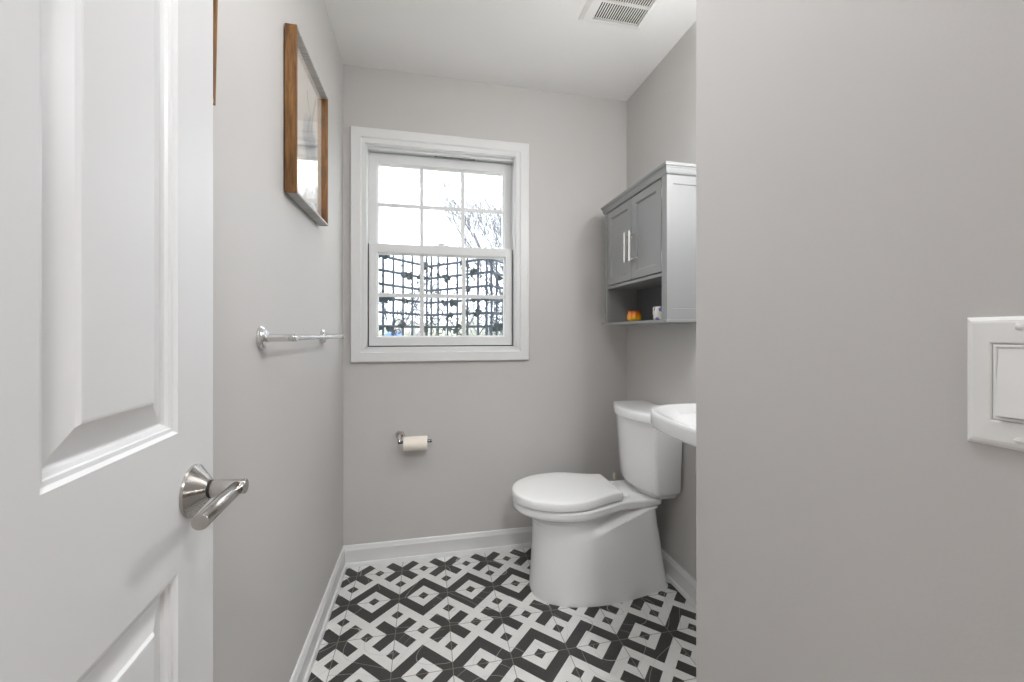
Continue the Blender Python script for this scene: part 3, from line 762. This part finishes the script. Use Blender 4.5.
# climbing vine: curling stems and hanging leaves
vine = thing('climbing_vine', 'leafy dark vine curling over the trellis outside the window', 'vine', (.2, 3.2, GZ))
rv_ = random.Random(11)
bs = bmesh.new(); bl = bmesh.new()
def leaf(p, s, az, dr):
    d = Vector((math.cos(az), math.sin(az) * .5, -dr)).normalized(); u = d.cross(Vector((0, 1, .2))).normalized(); nrm = d.cross(u)
    o_ = [(0, 0), (.25, .42), (.45, .30), (.62, .46), (.75, .20), (1, 0), (.75, -.20), (.62, -.46), (.45, -.30), (.25, -.42)]
    vs = [bl.verts.new(p + d * s * x + u * s * y * .8 + nrm * (.08 * s * (1 if i % 2 else 0))) for i, (x, y) in enumerate(o_)]
    vs2 = [bl.verts.new(v_.co + nrm * .0015) for v_ in vs]
    bl.faces.new(vs); bl.faces.new(vs2[::-1])
for k, (a, c_) in enumerate(zip(PT, PT[1:])):
    nst = (6, 6, 5)[k]
    for s in range(nst):
        f0 = (s + .5) / nst; z0 = GZ; pts = []; ph = rv_.uniform(0, 6)
        lo_ = 1.10; hi = rv_.uniform(1.60, 1.72)
        for q in range(40):
            z = lo_ + (hi - lo_) * q / 39; f_ = f0 + .07 * math.sin(z * 11 + ph) + .03 * math.sin(z * 29 + ph * 2)
            p = lerp(a, c_, f_); p.y -= .014 + .01 * math.sin(z * 17 + ph); p.z = z; pts.append(p)
            if q % 5 == 3:     # curled tendril
                tp = []; sg = rv_.choice((-1, 1)); r0 = rv_.uniform(.022, .045)
                for w_ in range(14):
                    th = w_ * .42; r_ = r0 * (1 - w_ / 18)
                    tp.append(p + Vector((sg * (r0 - r_ * math.cos(th)), 0, r_ * math.sin(th))))
                tube(bs, tp, .0030, 4)
        tube(bs, pts, .0032, 5)
    for s in range(17 if k else 24):
        f_ = rv_.uniform(.02, .98); z = ZT1 - .1 * rv_.choice((0, 0, 1, 1, 2, 3, 3, 4, 5, 5, 5)) + rv_.uniform(-.01, .02)
        p = lerp(a, c_, f_); p.y -= .02; p.z = z
        for q in range(rv_.randint(2, 3)):
            leaf(p + Vector((rv_.uniform(-.02, .02), rv_.uniform(-.01, .01), rv_.uniform(-.015, .02))), rv_.uniform(.035, .065), rv_.uniform(0, 6.28), rv_.uniform(.2, 1.6))
obj('stem', bs, M['leaf'], vine); obj('leaves', bl, M['leaf'], vine)
# bare trees
def tree(x, y, h, spread, seed, label, r0=.07, depth=6, lean=0.0, name='bare_tree', cat='tree', nb=3, trunk=.32):
    rt = random.Random(seed); t = thing(name, label, cat, (x, y, GZ)); b = bmesh.new()
    def br(p, d, L, r, dep):
        pts = [p.copy()]; dd = d.copy()
        for i in range(4):
            dd = (dd + Vector((rt.uniform(-1, 1), rt.uniform(-1, 1), rt.uniform(-.3, .6))) * .14).normalized(); pts.append(pts[-1] + dd * L / 4)
        tube(b, pts, [r, r * .9, r * .8, r * .7, r * .6], 6 if dep > 2 else 4, caps=False)
        if dep == 0: return
        for i in range(nb + (1 if dep < 3 else 0)):
            k_ = rt.randint(1, 4) if i else 4
            nd = (dd + Vector((rt.uniform(-1, 1), rt.uniform(-1, 1), rt.uniform(-.25, .8))) * spread).normalized()
            br(pts[k_], nd, L * rt.uniform(.62, .82), r * .58, dep - 1)
    br(Vector((x, y, GZ)), Vector((lean, 0, 1)).normalized(), h * trunk, r0, depth)
    obj('branches', b, M['bark'], t); return t
tree(3.1, 12.0, 6.2, .80, 5, 'bare grey winter tree in the middle distance outside, behind the nearest tree', .05, 6, -.25)
tree(1.80, 7.0, 4.9, .85, 21, 'small finely branched bare tree just right of the window view', .035, 6, -.22, nb=4)
tree(6.2, 19.0, 7.5, .7, 9, 'bare winter tree standing farthest back on the right outside', .06, 6, -.15)
tree(-.40, 5.2, 1.95, .30, 3, 'upright bare shrub behind the left part of the trellis', .020, 4, .03, 'bare_shrub', 'shrub', 4, .5)
# blue barrel-like cover at the foot of the shrub
b = bmesh.new(); bx_, by_ = -.36, 4.45
loft(b, [superell(bx_, by_, a, a * .8, z, 28, 3) for z, a in ((GZ, .16), (GZ + .9, .17), (1.06, .165), (1.10, .13), (1.135, .07), (1.15, .02))])
tag(obj('covered_barrel', b, M['blue'], smooth=50), 'blue covered barrel outside, low behind the left part of the trellis', 'barrel')
# far hedge and house
rh = random.Random(4)
b = bmesh.new(); N_ = 90; rs = []
for i in range(N_ + 1):
    x = -34 + 68 * i / N_; hh = 2.6 + rh.uniform(-.5, .6); dd = rh.uniform(-.5, .5)
    rs.append([Vector((x, 40 + dd, GZ)), Vector((x, 39.7 + dd, GZ + hh * .6)), Vector((x, 40.5 + dd, GZ + hh)), Vector((x, 41.8 + dd, GZ + hh * .9)), Vector((x, 42.3 + dd, GZ))])
loft(b, rs); tag(obj('hedge', b, M['hedge']), 'long green hedge, paled to suggest glare, far across the lawn outside', 'hedge')
